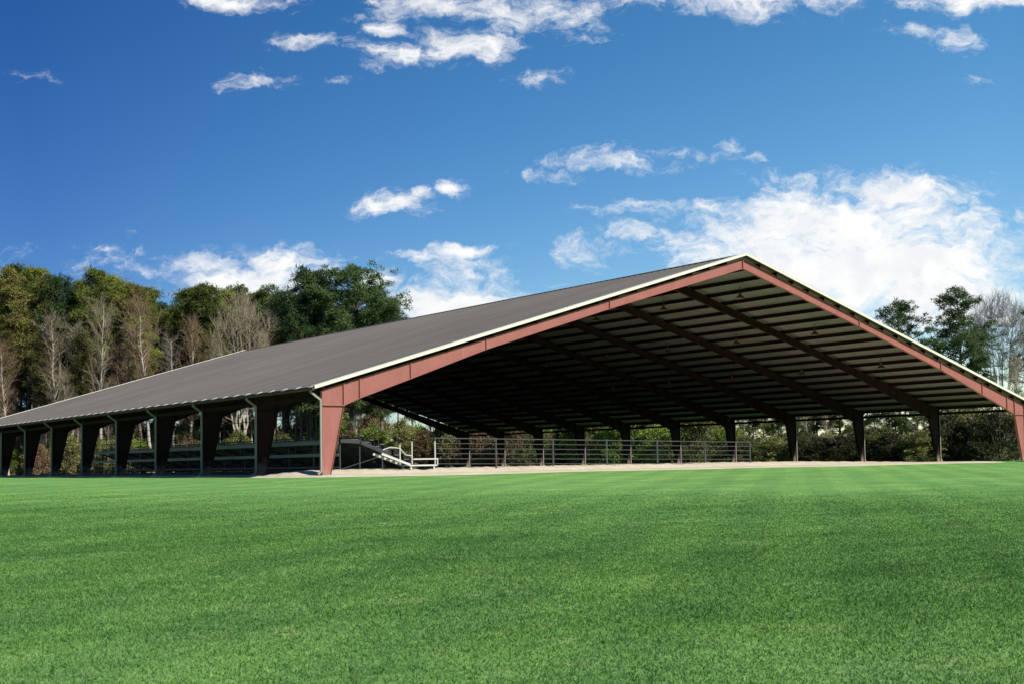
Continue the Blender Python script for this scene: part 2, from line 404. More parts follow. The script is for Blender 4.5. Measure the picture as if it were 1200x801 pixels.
# rigid frames
TOPG = .295     # rafter top flange below the roof plane
dep = [(1.33, 1.22), (2.27, 1.0), (5.33, .84), (10.2, .55), (19.1, .47), (30.3, .58)]
def low(x):
    t_ = roofz(x)-TOPG
    return t_-np.interp(x, [d[0] for d in dep], [d[1] for d in dep])
seams = [2.27, 5.33, 10.2, 19.1]
def frame_parts(y):
    fr = MB(); fw_ = .20; tw = .012; tf = .018
    xs_ = [1.33, 2.27, 5.33, 10.2, 14.6, 19.1, 24.7, 30.3]
    # rafter webs and flanges, both slopes
    for s in (0, 1):
        X = (lambda x: x) if s == 0 else (lambda x: W-x)
        top = [(.10, roofz(.10)-TOPG)]+[(x, roofz(x)-TOPG) for x in xs_]
        bot = [(x, low(x)) for x in xs_]
        poly = [(.10, 3.58)]+[(1.33, 3.58)]+bot[0:]+top[::-1][:-1]+[(.10, roofz(.10)-TOPG)]
        # panels (quads) for the web
        fr.prism([(X(a), b) for a, b in [(.10, 3.58), (1.33, 3.58), (1.33, roofz(1.33)-TOPG), (.10, roofz(.1)-TOPG)]], y-tw/2, y+tw/2)
        for i in range(len(xs_)-1):
            a, b = xs_[i], xs_[i+1]
            za = 3.58 if i == 0 else low(a)
            fr.prism([(X(a), za), (X(b), low(b)), (X(b), roofz(b)-TOPG), (X(a), roofz(a)-TOPG)], y-tw/2, y+tw/2)
            fr.bar((X(a), y, za-tf/2), (X(b), y, low(b)-tf/2), fw_, tf)
        fr.bar((X(.06), y, roofz(.06)-TOPG+tf/2), (X(W/2), y, HR-TOPG+tf/2), fw_, tf)
        # connection plates
        fr.box(min(X(1.31), X(1.35)), max(X(1.31), X(1.35)), y-.10, y+.10, 3.62, roofz(1.33)-TOPG-.01)
        for x in seams:
            fr.bar((X(x), y, low(x)-.03), (X(x)+(-1 if s == 0 else 1)*.0, y, roofz(x)-TOPG-.005), .19, .045, (1, 0, 0))
        fr.box(min(X(.08), X(1.36)), max(X(.08), X(1.36)), y-.11, y+.11, 3.56, 3.60)
    fr.box(W/2-.025, W/2+.025, y-.1, y+.1, low(W/2)-.04, HR-TOPG-.01)
    mt = M['oxide'] if y == 0 else M['oxide_shaded']
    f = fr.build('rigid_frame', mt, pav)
    for s in (0, 1):
        X = (lambda x: x) if s == 0 else (lambda x: W-x)
        cb = MB()
        cb.prism([(X(.10), .12), (X(.55), .12), (X(1.31), 3.56), (X(.10), 3.56)], y-tw/2, y+tw/2)
        cb.bar((X(.56), y, .12), (X(1.335), y, 3.56), fw_, tf, (1, 0, 0))
        cb.box(min(X(.08), X(.10)), max(X(.08), X(.10)), y-.1, y+.1, .12, roofz(.10)-TOPG-.02)
        cb.box(min(X(0.02), X(.68)), max(X(.02), X(.68)), y-.16, y+.16, .085, .12)
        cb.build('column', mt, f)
        # downspout on the outer face
        ds = MB(); xe = -EO-.08; yd = y-.02 if y > 0 else -.06
        sx = .05
        ds.bar((X(xe), yd, ze-.14), (X(xe), yd, ze-.26), .1, .08, (1, 0, 0))
        ds.bar((X(xe), yd, ze-.24), (X(.01), yd, ze-.62), .1, .08, (0, 1, 0))
        ds.bar((X(.015), yd, ze-.58), (X(.015), yd, .25), .10, .09, (1, 0, 0))
        ds.bar((X(.02), yd, .28), (X(-.16), yd, .14), .10, .08, (0, 1, 0))
        ds.build('downspout', M['white_spout'], pav)
for i in range(NB+1): frame_parts(i*B)
# concrete pads under the columns belong to the building too
for i in range(NB+1):
    for s in (0, 1):
        x = .35 if s == 0 else W-.35
        cp = MB(); cp.box(x-.5, x+.5, i*B-.4, i*B+.4, -.1, .085); cp.build('footing', M['sand'], pav)

# pendant lamps
def lamp():
    r = empty('pendant_lamp')
    a = MB(); a.tube([(0, 0, 0), (0, 0, -.55)], .02, 6); a.box(-.06, .06, -.06, .06, -.06, 0); a.build('stem', M['dark_steel'], r)
    b = MB(); n = 14; prof = [(.09, -.5), (.11, -.72), (.2, -.86), (.34, -1.02), (.36, -1.05), (.33, -1.03), (.18, -.87), (.09, -.74)]
    vs = [(q*math.cos(2*math.pi*k/n), q*math.sin(2*math.pi*k/n), z) for q, z in prof for k in range(n)]
    fs = [(i*n+k, i*n+(k+1) % n, (i+1)*n+(k+1) % n, (i+1)*n+k) for i in range(len(prof)-1) for k in range(n)]+[tuple(range(n))]
    b.add(vs, fs); b.build('shade', M['lamp'], r)
    return r
def copy_tree(o, parent=None):
    c = o.copy(); C.objects.link(c)
    if parent: c.parent = parent
    for ch in o.children: copy_tree(ch, c)
    return c
ordn = ['first', 'second', 'third', 'fourth', 'fifth', 'sixth', 'seventh', 'eighth', 'ninth', 'tenth', 'eleventh', 'twelfth']
lp = lamp(); first = True
rows = [(34., 'just right of the ridge'), (41.4, 'a third down the right slope'), (48.6, 'low on the right slope')]
for i in range(5):
    for x, nm in rows:
        o = lp if first else copy_tree(lp); first = False
        o.location = (x, B*(i+.5), roofz(x)-.29)
        o.scale = (1, 1, .72)
        tag(o, f'brown bell lamp in {ordn[i]} bay from the front, {nm}', 'lamp', 'lamps hanging under the arena roof')

# ------------------------------------------------------------------ grandstand
st = tag(empty('grandstand', (2.75, 3.2, .1)), 'tiered aluminium bleachers with railed back walkway along the left side of the arena', 'bleachers')
SY, SX = 42.0, 0.0
nrow = 6; run, rise = .62, .235
def dark_sup():
    for k in range(15):
        y = k*SY/14
        a = MB()
        a.bar((0.1, y, 0), (0.1, y, 1.8), .07, .07, (0, 1, 0)); a.bar((1.3, y, 0), (1.3, y, 1.55), .06, .06, (0, 1, 0)); a.bar((2.7, y, 0), (2.7, y, .95), .06, .06, (0, 1, 0))
        a.bar((0.05, y, 1.76), (1.25, y, 1.76), .06, .1); a.bar((1.2, y, 1.68), (1.2+nrow*run, y, 1.68-nrow*rise), .06, .12)
        a.bar((.1, y, .25), (2.7, y, .25), .05, .06)
        a.bar((.1, y, .25), (2.7, y, .95), .04, .04)
        a.build('support_truss', M['dark_steel'], st)
dark_sup()
d = MB()
for k in range(5): d.box(.0+k*.24, .22+k*.24, -.1, SY+.1, 1.815, 1.86)
d.build('walkway', M['alu'], st)
for r_ in range(nrow):
    x = 1.25+r_*run; z = 1.72-r_*rise
    s_ = MB(); s_.box(x, x+.24, -.15, SY+.15, z+.30, z+.34); s_.build('bench_seat', M['alu'], st, .006)
    s_ = MB(); s_.box(x+.28, x+.58, -.15, SY+.15, z-.05, z-.01); s_.build('footboard', M['alu'], st)
    s_ = MB(); s_.box(x+.585, x+.60, -.14, SY+.14, z-.29, z-.012); s_.build('shade_riser', M['dark_steel'], st)  # dark board added to stand in for the shade between rows
    s_ = MB(); s_.box(x+.245, x+.26, -.14, SY+.14, z-.005, z+.25); s_.build('shade_seat_board', M['dark_steel'], st)  # closes the gap under the seat, dark in place of shade
    s_ = MB(); s_.bar((x+.12, 0, z-.04), (x+.12, 0, z+.30), .05, .05, (0, 1, 0))
    c0 = s_.build('seat_bracket', M['dark_steel'], st)
    for k in range(1, 15):
        c1 = c0.copy(); C.objects.link(c1); c1.location.y = k*SY/14
for z0, z1, mt in ((1.60, 1.80, 'alu'), (.95, 1.12, 'alu'), (.32, .42, 'dark_steel')):
    s_ = MB(); s_.box(-.06, -.03, -.1, SY+.1, z0, z1); s_.build('back_board', M[mt], st)
g_ = MB()
for k in range(18): g_.tube([(-.02, k*SY/17, 1.2), (-.02, k*SY/17, 3.15)], .028, 6)
for z in (3.15, 2.75, 2.35, 2.0): g_.tube([(-.02, 0, z), (-.02, SY, z)], .022, 6)
g_.build('back_railing', M['dark_steel'], st)
# end guard following the steps
g_ = MB(); g_.tube([(0, -.12, 2.9), (1.2, -.12, 2.85), (1.25+nrow*run, -.12, 1.4)], .02, 6)
for x, z in ((1.2, 2.85), (2.4, 2.4), (3.6, 1.93)): g_.tube([(x, -.12, z-1.1), (x, -.12, z)], .02, 6)
g_.build('end_railing', M['dark_steel'], st)
s_ = MB(); s_.bar((.05, -.17, 1.78), (1.3, -.17, 1.70), .04, .2); s_.bar((1.25, -.17, 1.70), (3.1, -.17, 1.0), .04, .2)
s_.build('end_stringer', M['dark_steel'], st)

# white landing with steps at the foot of the stand
ld = tag(empty('white_landing', (4.3, 1.3, .12)), 'small white railed landing with steps and two posts beside the end of the bleachers', 'platform')
a = MB(); a.bar((0, 0, 1.02), (1.75, 0, .42), .05, .12); a.bar((0, .9, 1.02), (1.75, .9, .42), .05, .12); a.build('stair_stringer', M['alu_white'], ld)
a = MB()
for k in range(5): a.box(.1+k*.34, .36+k*.34, .03, .87, .98-k*.12, 1.01-k*.12)
a.build('stair_tread', M['alu'], ld)
a = MB(); a.box(1.75, 3.5, 0, 1.0, .34, .42); a.build('deck', M['alu_white'], ld)
a = MB()
a.bar((1.95, -.02, .72), (3.48, -.02, .72), .04, .07); a.bar((3.48, -.02, .76), (3.48, -.02, .40), .05, .05, (0, 1, 0)); a.bar((3.48, 0, .72), (3.48, 1., .72), .04, .07)
a.build('toe_rail', M['alu_white'], ld)
for x, z in ((1.15, 1.50), (1.9, 1.66), (3.36, 1.66)):
    a = MB(); a.tube([(x, .04, .45), (x, .04, z)], .038, 8); a.build('post', M['alu_white'], ld)
a = MB(); a.tube([(.1, .04, 1.22), (.55, .04, 1.36), (1.15, .04, 1.30), (1.5, .04, .95), (1.9, .04, .9)], .03, 6); a.build('handrail', M['alu_white'], ld)
a = MB()
for x in (1.85, 3.3):
    for y in (.08, .92): a.box(x-.04, x+.04, y-.04, y+.04, 0, .34)
a.build('foot', M['alu_white'], ld)

# ------------------------------------------------------------------ pipe fences of the riding ring
def fence(name, x0, y0, x1, y1, n, label, h=2.25, rails=6, z0=.1, dz=0.):
    f = tag(empty(name, (x0, y0, z0)), label, 'fence')
    dx, dy = x1-x0, y1-y0
    for k in range(n+1):
        p_ = MB(); p_.tube([(dx*k/n, dy*k/n, -.25), (dx*k/n, dy*k/n, h+.05+dz*k/n)], .055, 8); p_.build('post', M['fence_pipe'], f)
    for k in range(rails):
        z = .35+(h-.37)*k/(rails-1)
        p_ = MB(); p_.tube([(0, 0, z), (dx, dy, z+dz)], .020 if k < rails-1 else .028, 6); p_.build('rail', M['fence_pipe'], f)
    return f
fence('pipe_fence', 7.9, 1.7, 32.3, 1.7, 6, 'grey pipe rail fence along the sandy front of the arena right of the white landing', 1.76, 6, .22, -.32)
# two small red stakes by the front right column
mk = MB(); mk.tube([(0, 0, 0), (0, 0, .75)], [.05, .045], 8); mk.tube([(0, 0, .75), (0, 0, .8)], [.045, .015], 8)
a = mk.build('marker_stake', M['red']); a.location = (58.6, -1.3, 0); tag(a, 'red marker stake farther from the front right column', 'stake', 'red stakes by the front right column')
b = a.copy(); C.objects.link(b); b.location = (59.05, -1.15, 0); tag(b, 'red marker stake closest to the front right column', 'stake')

# ------------------------------------------------------------------ trees
def tubes(p0, p1, r0, r1, k=4):
    p0, p1 = np.array(p0), np.array(p1); r0, r1 = np.array(r0), np.array(r1); n = len(p0)
    d = p1-p0; d /= np.linalg.norm(d, axis=1, keepdims=True)+1e-9
    ref = np.where(np.abs(d[:, 2:3]) < .9, [[0, 0, 1.]], [[1., 0, 0]])
    a = np.cross(d, ref); a /= np.linalg.norm(a, axis=1, keepdims=True); b = np.cross(d, a)
    an = 2*np.pi*np.arange(k)/k
    off = a[:, None]*np.cos(an)[None, :, None]+b[:, None]*np.sin(an)[None, :, None]
    v = np.concatenate([p0[:, None]+off*r0[:, None, None], p1[:, None]+off*r1[:, None, None]], 1).reshape(-1, 3)
    i = np.arange(k); q = np.stack([i, (i+1) % k, (i+1) % k+k, i+k], 1)
    f = (np.arange(n)[:, None, None]*2*k+q[None]).reshape(-1, 4)
    return v, f
def needles(cent, R, per, ln, wd, r, flat=.75):
    """spiky triangles pointing outwards from each clump centre"""
    n = len(cent); c = np.repeat(cent, per, 0); Rr = np.repeat(R, per)
    d = r.normal(size=(n*per, 3)); d[:, 2] = d[:, 2]*.8+.25; d /= np.linalg.norm(d, axis=1, keepdims=True)
    rad = r.random(n*per)**.6
    p = c+d*(rad*Rr)[:, None]*np.array([1, 1, flat])
    o = d+r.normal(size=d.shape)*.45; o /= np.linalg.norm(o, axis=1, keepdims=True)
    s = np.cross(o, r.normal(size=d.shape)); s /= np.linalg.norm(s, axis=1, keepdims=True)
    l_ = ln*r.uniform(.6, 1.3, n*per)[:, None]; w_ = wd*r.uniform(.7, 1.3, n*per)[:, None]
    v = np.stack([p-s*w_, p+s*w_, p+o*l_], 1).reshape(-1, 3)
    return v, np.arange(len(v)).reshape(-1, 3)
def pine_mesh(seed, H=22., crown0=.5, spread=3.6, mat='needle', dens=1., round_=1.):
    r = np.random.default_rng(seed)
    n = 14; zz = np.linspace(0, H, n); bend = np.cumsum(r.normal(0, .09, (n, 2)), 0); bend[0] = 0
    ax = np.column_stack([bend, zz]); rad = .24*(1-zz/H)**.8+.03
    P0, P1, R0, R1 = [list(ax[:-1])], [list(ax[1:])], [rad[:-1]], [rad[1:]]
    P0 = list(ax[:-1]); P1 = list(ax[1:]); R0 = list(rad[:-1]); R1 = list(rad[1:])
    cents = []; cr = []
    nb = int(42*dens)
    for k in range(nb):
        f = crown0+(1-crown0)*((k+r.random())/nb)
        z = f*H; base = np.array([np.interp(z, zz, ax[:, 0]), np.interp(z, zz, ax[:, 1]), z])
        u = (f-crown0)/(1-crown0)
        Lb = spread*(np.sin(np.pi*min(1, (u*.80+.22)))**.7)*r.uniform(.55, 1.15)*round_+.5
        if r.random() < .12: Lb *= .5
        a = r.uniform(0, 2*np.pi); el = r.uniform(.05, .5)+u*.5
        d = np.array([np.cos(a)*np.cos(el), np.sin(a)*np.cos(el), np.sin(el)])
        mid = base+d*Lb*.5+np.array([0, 0, -.06*Lb]); tip = base+d*Lb
        rb = .03+.018*Lb
        P0 += [base, mid]; P1 += [mid, tip]; R0 += [rb, rb*.6]; R1 += [rb*.6, rb*.2]
        nt = max(3, int(Lb*2.6*dens))
        for q in range(nt):
            tt = r.uniform(.35, 1.05); c = base+d*Lb*tt+r.normal(0, .28+.13*Lb*.5, 3)*np.array([1, 1, .55])
            cents.append(c); cr.append(r.uniform(.35, .75))
            if q % 3 == 0: P0.append(base+d*Lb*min(tt, .95)); P1.append(c); R0.append(rb*.35); R1.append(.01)
    # dead stubs below the crown
    for k in range(8):
        z = H*r.uniform(.2, crown0+.05); a = r.uniform(0, 6.28); b_ = np.array([np.interp(z, zz, ax[:, 0]), np.interp(z, zz, ax[:, 1]), z])
        P0.append(b_); P1.append(b_+np.array([np.cos(a), np.sin(a), .25])*r.uniform(.6, 1.8)); R0.append(.035); R1.append(.01)
    v, f = tubes(P0, P1, R0, R1, 6)
    tm = np_mesh('trunk', v, f, M['bark_pine'], True)
    v, f = needles(np.array(cents), np.array(cr)*.9, 58, .34, .046, r)
    cm = np_mesh('crown', v, f, M[mat])
    return tm, cm
def bare_mesh(seed, H=17., fan=.35, trunkf=.35, mat='twig', bark='bark_pale', levels=6, droop=0., thick=.2, buds=None, tw=1.):
    r = np.random.default_rng(seed)
    T = [[], [], [], []]; Tw = [[], [], [], []]; tips = []
    def grow(p, d, Ln, rad, lev):
        nseg = 3 if lev < 2 else 2
        for s in range(nseg):
            d = d+r.normal(0, .07, 3); d[2] += .05; d /= np.linalg.norm(d)
            q = p+d*Ln/nseg; r2 = rad*(1-.28/nseg*1.2)
            dst = T if lev < 3 else Tw
            dst[0].append(p); dst[1].append(q); dst[2].append(rad); dst[3].append(r2)
            if lev > 0 and s < nseg-1 and r.random() < .75 and lev < levels:
                side(q, d, Ln*r.uniform(.45, .7), r2*.5, lev+1)
            elif lev == 0 and s > 0:
                side(q, d, Ln*r.uniform(.4, .6), r2*.4, lev+2)
            p = q; rad = r2
        if lev >= levels: tips.append(p); return
        for k in range(2 if r.random() < .6 else 3): side(p, d, Ln*r.uniform(.62, .85), rad*r.uniform(.5, .75), lev+1, fan)
    def side(p, d, Ln, rad, lev, sp=None):
        sp = sp or fan*1.6
        v = r.normal(0, 1, 3); v -= v.dot(d)*d; v /= np.linalg.norm(v)
        dd = d+v*sp*r.uniform(.7, 1.3); dd[2] += .18-droop; dd /= np.linalg.norm(dd)
        grow(p, dd, Ln, max(rad, .009), min(lev, levels))
    grow(np.zeros(3), np.array([r.normal(0, .04), r.normal(0, .04), 1.]), H*trunkf, thick, 0)
    z = max(max(q[2] for q in Tw[1]), 1); k = H/z
    v, f = tubes(T[0], T[1], T[2], T[3], 6); v = v*np.array([k, k, k]); tm = np_mesh('trunk', v, f, M[bark], True)
    v, f = tubes(Tw[0], Tw[1], np.maximum(Tw[2], .011)*tw, np.maximum(Tw[3], .008)*tw, 3); v = v*k
    if buds:
        pts = np.array(tips)*k; pts = pts[r.random(len(pts)) < buds[1]]
        nv, nf = needles(pts, np.full(len(pts), .35), 6, .22, .07, r)
        f3 = np.concatenate([f[:, [0, 1, 2]], f[:, [0, 2, 3]]]); nf = nf+len(v); v = np.concatenate([v, nv]); f = np.concatenate([f3, nf])
        cm = np_mesh('crown', v, f, M[mat]); cm.materials.append(M[buds[0]])
        mi = np.zeros(len(f), dtype=np.int32); mi[len(f3):] = 1; cm.polygons.foreach_set('material_index', mi)
    else: cm = np_mesh('crown', v, f, M[mat])
    return tm, cm
def fan_mesh(seed, H, Wd, mat, bark, ntw=420, zc=.6, tw=1.):
    """leafless tree: limbs fanned upwards and fine ascending twigs that fill a domed crown"""
    r = np.random.default_rng(seed); A = [[], [], [], []]; B_ = [[], [], [], []]
    def add(D, a, b, r0, r1): D[0].append(a); D[1].append(b); D[2].append(r0); D[3].append(r1)
    limbs = []; z0 = H*.16
    add(A, np.zeros(3), np.array([.1, 0, z0]), .26, .2)
    for k in range(11):
        a = 2*np.pi*k/11+r.uniform(-.3, .3); q = r.uniform(.15, .7)*Wd; top = H*r.uniform(.68, .93)
        p = np.array([.1, 0, z0*r.uniform(.5, 1.)]); pts = [p]; n = 7
        for i in range(1, n+1):
            f = i/n; pts.append(np.array([np.cos(a)*q*f**.75, np.sin(a)*q*f**.75, p[2]+(top-p[2])*f])+r.normal(0, .12, 3))
        for i in range(n): add(A if i < 4 else B_, pts[i], pts[i+1], .11*(1-i/n)+.02, .11*(1-(i+1)/n)+.02)
        limbs += pts[2:]
    limbs = np.array(limbs)
    for k in range(ntw):
        u = r.uniform(-.35, 1); a = r.uniform(0, 2*np.pi); rad = r.uniform(.6, 1)**.5
        c = np.sqrt(max(0, 1-u*u)) if u > 0 else 1-.6*u*u
        e = np.array([np.cos(a)*c*rad*Wd, np.sin(a)*c*rad*Wd, H*zc+u*rad*H*(1-zc)])
        dd = limbs-e; dist = np.linalg.norm(dd, axis=1)+np.where(dd[:, 2] > -.8, 50, 0); st_ = limbs[np.argmin(dist+r.uniform(0, 1.2, len(dist)))]
        if e[2]-st_[2] < .5: continue
        m1 = st_+(e-st_)*.4+np.array([(e-st_)[0]*.12, (e-st_)[1]*.12, -.1])+r.normal(0, .1, 3); m2 = st_+(e-st_)*.72+r.normal(0, .1, 3)
        add(B_, st_, m1, .03, .022); add(B_, m1, m2, .022, .016); add(B_, m2, e, .016, .008)
        for q in range(7):
            f = r.uniform(.3, 1); b0 = (m1 if f < .6 else m2); b0 = b0+(e-b0)*r.random()
            add(B_, b0, b0+np.array([r.normal(0, .4), r.normal(0, .4), r.uniform(.5, 1.5)]), .012, .006)
    v, f = tubes(*A, 6); tm = np_mesh('trunk', v, f, M[bark], True)
    v, f = tubes(B_[0], B_[1], np.array(B_[2])*tw, np.array(B_[3])*tw, 3); return tm, np_mesh('crown', v, f, M[mat])
def spire_mesh(seed, H, Wd, mat, bark, n=44, z0=.28, lean=.5, tw=1.):
    """leafless forest tree: one pale trunk, ascending side limbs, fine twigs"""
    r = np.random.default_rng(seed); A = [[], [], [], []]; B_ = [[], [], [], []]
    def add(D, a, b, r0, r1): D[0].append(a); D[1].append(b); D[2].append(r0); D[3].append(r1)
    m = 12; zz = np.linspace(0, H*.97, m); off = np.cumsum(r.normal(0, .1, (m, 2)), 0)+np.outer(zz/H, r.normal(0, lean, 2)); off[0] = 0
    ax = np.column_stack([off, zz]); rad = .17*(1-zz/H)**.9+.015
    for i in range(m-1): add(A, ax[i], ax[i+1], rad[i], rad[i+1])
    for k in range(n):
        u = (k+r.random())/n; z = H*(z0+(.95-z0)*u); b = np.array([np.interp(z, zz, ax[:, 0]), np.interp(z, zz, ax[:, 1]), z])
        a = r.uniform(0, 2*np.pi); el = r.uniform(.55, 1.15); Ln = Wd*(.45+.9*np.sin(np.pi*min(1, u*.85+.15)))*r.uniform(.5, 1.15)/np.cos(el)*.75
        d = np.array([np.cos(a)*np.cos(el), np.sin(a)*np.cos(el), np.sin(el)]); r0 = .02+.045*(1-u)
        p = b
        for q in range(4):
            d = d+r.normal(0, .12, 3); d[2] += .06; d /= np.linalg.norm(d); e = p+d*Ln/4
            add(A if q < 1 else B_, p, e, r0*(1-q/4.5), r0*(1-(q+1)/4.5))
            for j in range(4):
                f = r.random(); c = p+(e-p)*f; t_ = d+r.normal(0, .55, 3); t_[2] += .25; t_ /= np.linalg.norm(t_); l2 = r.uniform(.35, 1.1)
                g = c+t_*l2; add(B_, c, g, .011, .007)
                for w in range(2): add(B_, c+(g-c)*r.uniform(.3, .9), g+r.normal(0, .28, 3)+np.array([0, 0, .1]), .007, .004)
            p = e
    v, f = tubes(*A, 6); tm = np_mesh('trunk', v, f, M[bark], True)
    v, f = tubes(B_[0], B_[1], np.array(B_[2])*tw, np.array(B_[3])*tw, 3); return tm, np_mesh('crown', v, f, M[mat])
def shrub_mesh(seed, H, Wd, mat, nclump=90, per=70, ln=.22, wd=.07):
    r = np.random.default_rng(seed)
    P0, P1, R0, R1 = [], [], [], []; cs = []; cr = []
    for k in range(nclump):
        a = r.uniform(0, 2*np.pi); q = r.random()**.6; z = r.random()**.8
        c = np.array([np.cos(a)*q*Wd*(1-.45*z**2), np.sin(a)*q*Wd*(1-.45*z**2), z*H*(1-.25*q)+.3]); cs.append(c); cr.append(r.uniform(.35, .8))
        if k % 2 == 0:
            b_ = np.array([np.cos(a)*q*.3, np.sin(a)*q*.3, 0]); m_ = (b_+c)/2+r.normal(0, .15, 3)
            P0 += [b_, m_]; P1 += [m_, c]; R0 += [.05, .03]; R1 += [.03, .01]
    for k in range(60):    # bare twigs sticking out
        a = r.uniform(0, 2*np.pi); b_ = np.array([np.cos(a)*Wd*.6*r.random(), np.sin(a)*Wd*.6*r.random(), H*r.uniform(.3, .8)])
        P0.append(b_); P1.append(b_+np.array([np.cos(a)*.5, np.sin(a)*.5, 1.])*r.uniform(.5, 1.4)); R0.append(.015); R1.append(.006)
    v, f = tubes(P0, P1, R0, R1, 4); sm = np_mesh('stem', v, f, M['twig'])
    v, f = needles(np.array(cs), np.array(cr), per, ln, wd, r, .9)
    return sm, np_mesh('foliage', v, f, M[mat])

PINES = {}
for k, (sd, c0, sp, mt) in enumerate([(1, .62, 2.2, 'needle'), (2, .58, 2.5, 'needle'), (3, .60, 2.1, 'needle_yellow'), (4, .50, 2.2, 'needle_olive'), (5, .6, 2.3, 'needle_dark'), (6, .35, 4.2, 'needle_dark')]):
    PINES[k] = pine_mesh(sd, 22, c0, sp, mt, 1.25)
BIG = [pine_mesh(21, 22, .30, 5.4, 'needle_dark', 1.6), pine_mesh(22, 22, .28, 6.2, 'needle_dark', 1.5)]
LOWP = [pine_mesh(24, 22, .2, 4.6, 'needle', 1.0), pine_mesh(25, 22, .15, 5.2, 'needle_dark', 1.0)]
PAIR_SP = pine_mesh(31, 22, .42, 4.6, 'needle_dark', 1.1)
LAYER = pine_mesh(33, 22, .35, 4.2, 'needle_dark', .45)
BARE = [spire_mesh(41, 17, 2.0, 'twig', 'bark_pale', 48, .3), spire_mesh(42, 17, 1.6, 'twig_grey', 'bark_pale', 40, .38, 1.2), spire_mesh(43, 17, 2.3, 'twig_rust', 'bark_pale', 60, .3, tw=1.3)]
FAN = fan_mesh(51, 17, 3.4, 'twig', 'bark_pale', 330, .52, 1.)
DOME = fan_mesh(52, 20, 4.2, 'twig_pale', 'bark_pale', 520, .66, 1.1)
SHR = {'olive': [shrub_mesh(61, 4.6, 2.4, 'leaf_olive'), shrub_mesh(62, 5.4, 2.2, 'leaf_olive')],
       'brown': [shrub_mesh(63, 4.4, 2.3, 'leaf_brown')],
       'dark': [shrub_mesh(64, 4.4, 3.0, 'leaf_dark', 120), shrub_mesh(65, 5.2, 2.8, 'leaf_dark', 120)],
       'green': [shrub_mesh(66, 5.2, 2.6, 'leaf_green')]}
def plant(name, meshes, px, depth, scale, label, cat, group=None, rz=None, names=('trunk', 'crown')):
    x, y = spot(px, depth)
    r = empty(name, (x, y, float(gz(x, y))-.05), random.uniform(0, 6.28) if rz is None else rz, scale)
    for nm, me in zip(names, meshes): link(nm, me, r)
    return tag(r, label, cat, group)
def by_top(px, top, depth, H): return height(px, top, depth)/H
G1 = 'tall pines rising behind the left half of the roof'
# skyline pines on the left: (px, top, depth, mesh, label)
sky = [
 (-14, 310, 152, 1, 'dense green pine cut by the left picture edge'),
 (17, 314, 150, 0, 'round topped pine nearest the left picture edge'),
 (43, 317, 154, 2, 'yellow green pine, second crown from the left edge'),
 (70, 328, 149, 4, 'dark pine with lower crown, left of the tall crown on the left skyline'),
 (91, 330, 156, 3, 'shaggy pine close to the left of the tall leafy left skyline crown'),
 (109, 318, 148, 2, 'bright pine crown standing highest between the left edge and roof slope'),
 (131, 327, 153, 0, 'green pine just right of the tallest left skyline crown'),
 (152, 335, 150, 3, 'wide green pine left of the skyline dip above the roof'),
 (172, 345, 158, 1, 'low pine beside the skyline dip above the grey roof'),
 (218, 343, 152, 0, 'pine right of the skyline dip with long bare lower trunk'),
 (238, 336, 150, 1, 'round dark green pine above where the far white roof edge starts'),
 (262, 342, 156, 2, 'pine behind the left flank of the fan shaped bare tree'),
 (281, 337, 160, 4, 'dark pine tip showing behind the fan shaped bare tree'),
 (320, 338, 152, 5, 'small topped dark pine left of the two great round crowns'),
 (333, 347, 147, 0, 'lower green pine at the foot of the left great crown'),
 (4, 316, 147, 3, 'shaggy pine just inside the left picture edge'),
 (30, 318, 156, 1, 'slim pine between the two rounded crowns near the left edge'),
 (57, 324, 150, 3, 'slim pine right of the second yellow green crown at the left'),
 (120, 324, 157, 3, 'slim pine touching the right side of the highest left crown'),
 (142, 333, 156, 2, 'yellow green pine left of the wide green pine by the skyline dip'),
 (163, 340, 152, 0, 'last pine before the skyline dip going right from the left edge'),
 (228, 340, 158, 3, 'slim pine squeezed left of the round dark green pine'),
 (250, 341, 150, 0, 'pine touching the right side of the round dark green pine'),
 (297, 348, 158, 3, 'slim pine behind the right flank of the fan shaped bare tree'),
 (309, 345, 152, 1, 'narrow pine right beside the fan shaped bare tree'),
]
for px, top, dp, k, lab in sky:
    dp += 24
    plant('pine_tree', PINES[k], px, dp, by_top(px, top, dp, 22), lab, 'tree', G1)
plant('pine_tree', BIG[0], 367, 168, by_top(367, 317, 168, 22), 'great dark round crowned tree, left of the pair rising over the roof', 'tree', G1)
plant('pine_tree', BIG[1], 412, 166, by_top(412, 313, 166, 22), 'great wide crowned tree, right of the pair rising over the roof', 'tree', G1)
plant('pine_tree', BIG[0], 447, 172, by_top(447, 348, 172, 22)*.98, 'low thin crown trailing down to the roof at the right of the great pair', 'tree', G1, rz=2.)
# bare trees in front of the left pines
G2 = 'bare grey trees along the wood behind the left roof'
for px, top, dp, k, lab in [
 (10, 400, 140, 2, 'brownish bare tree in front of pines at the left picture edge'),
 (45, 385, 143, 1, 'grey bare tree, second from the left picture edge'),
 (66, 368, 141, 0, 'pale trunked bare tree, next one left of the tallest bare tree'),
 (87, 378, 144, 1, 'smaller grey bare tree close left of the tallest bare tree'),
 (119, 350, 138, 0, 'tallest bare tree over the left roof, with pale straight trunk'),
 (145, 385, 141, 2, 'reddish brown bare tree between the tallest one and the cream trunk'),
 (180, 352, 138, 2, 'brown topped bare tree with straight cream trunk'),
 (203, 390, 141, 1, 'thin bare tree under the dip in the pine skyline'),
 (222, 372, 142, 2, 'rusty bare tree in front of round dark pine'),
 (308, 365, 141, 1, 'thin bare tree between the fan shaped tree and great crowns'),
]:
    dp += 24; o = plant('bare_tree', BARE[k], px, dp, by_top(px, top, dp, 17), lab, 'tree', G2)
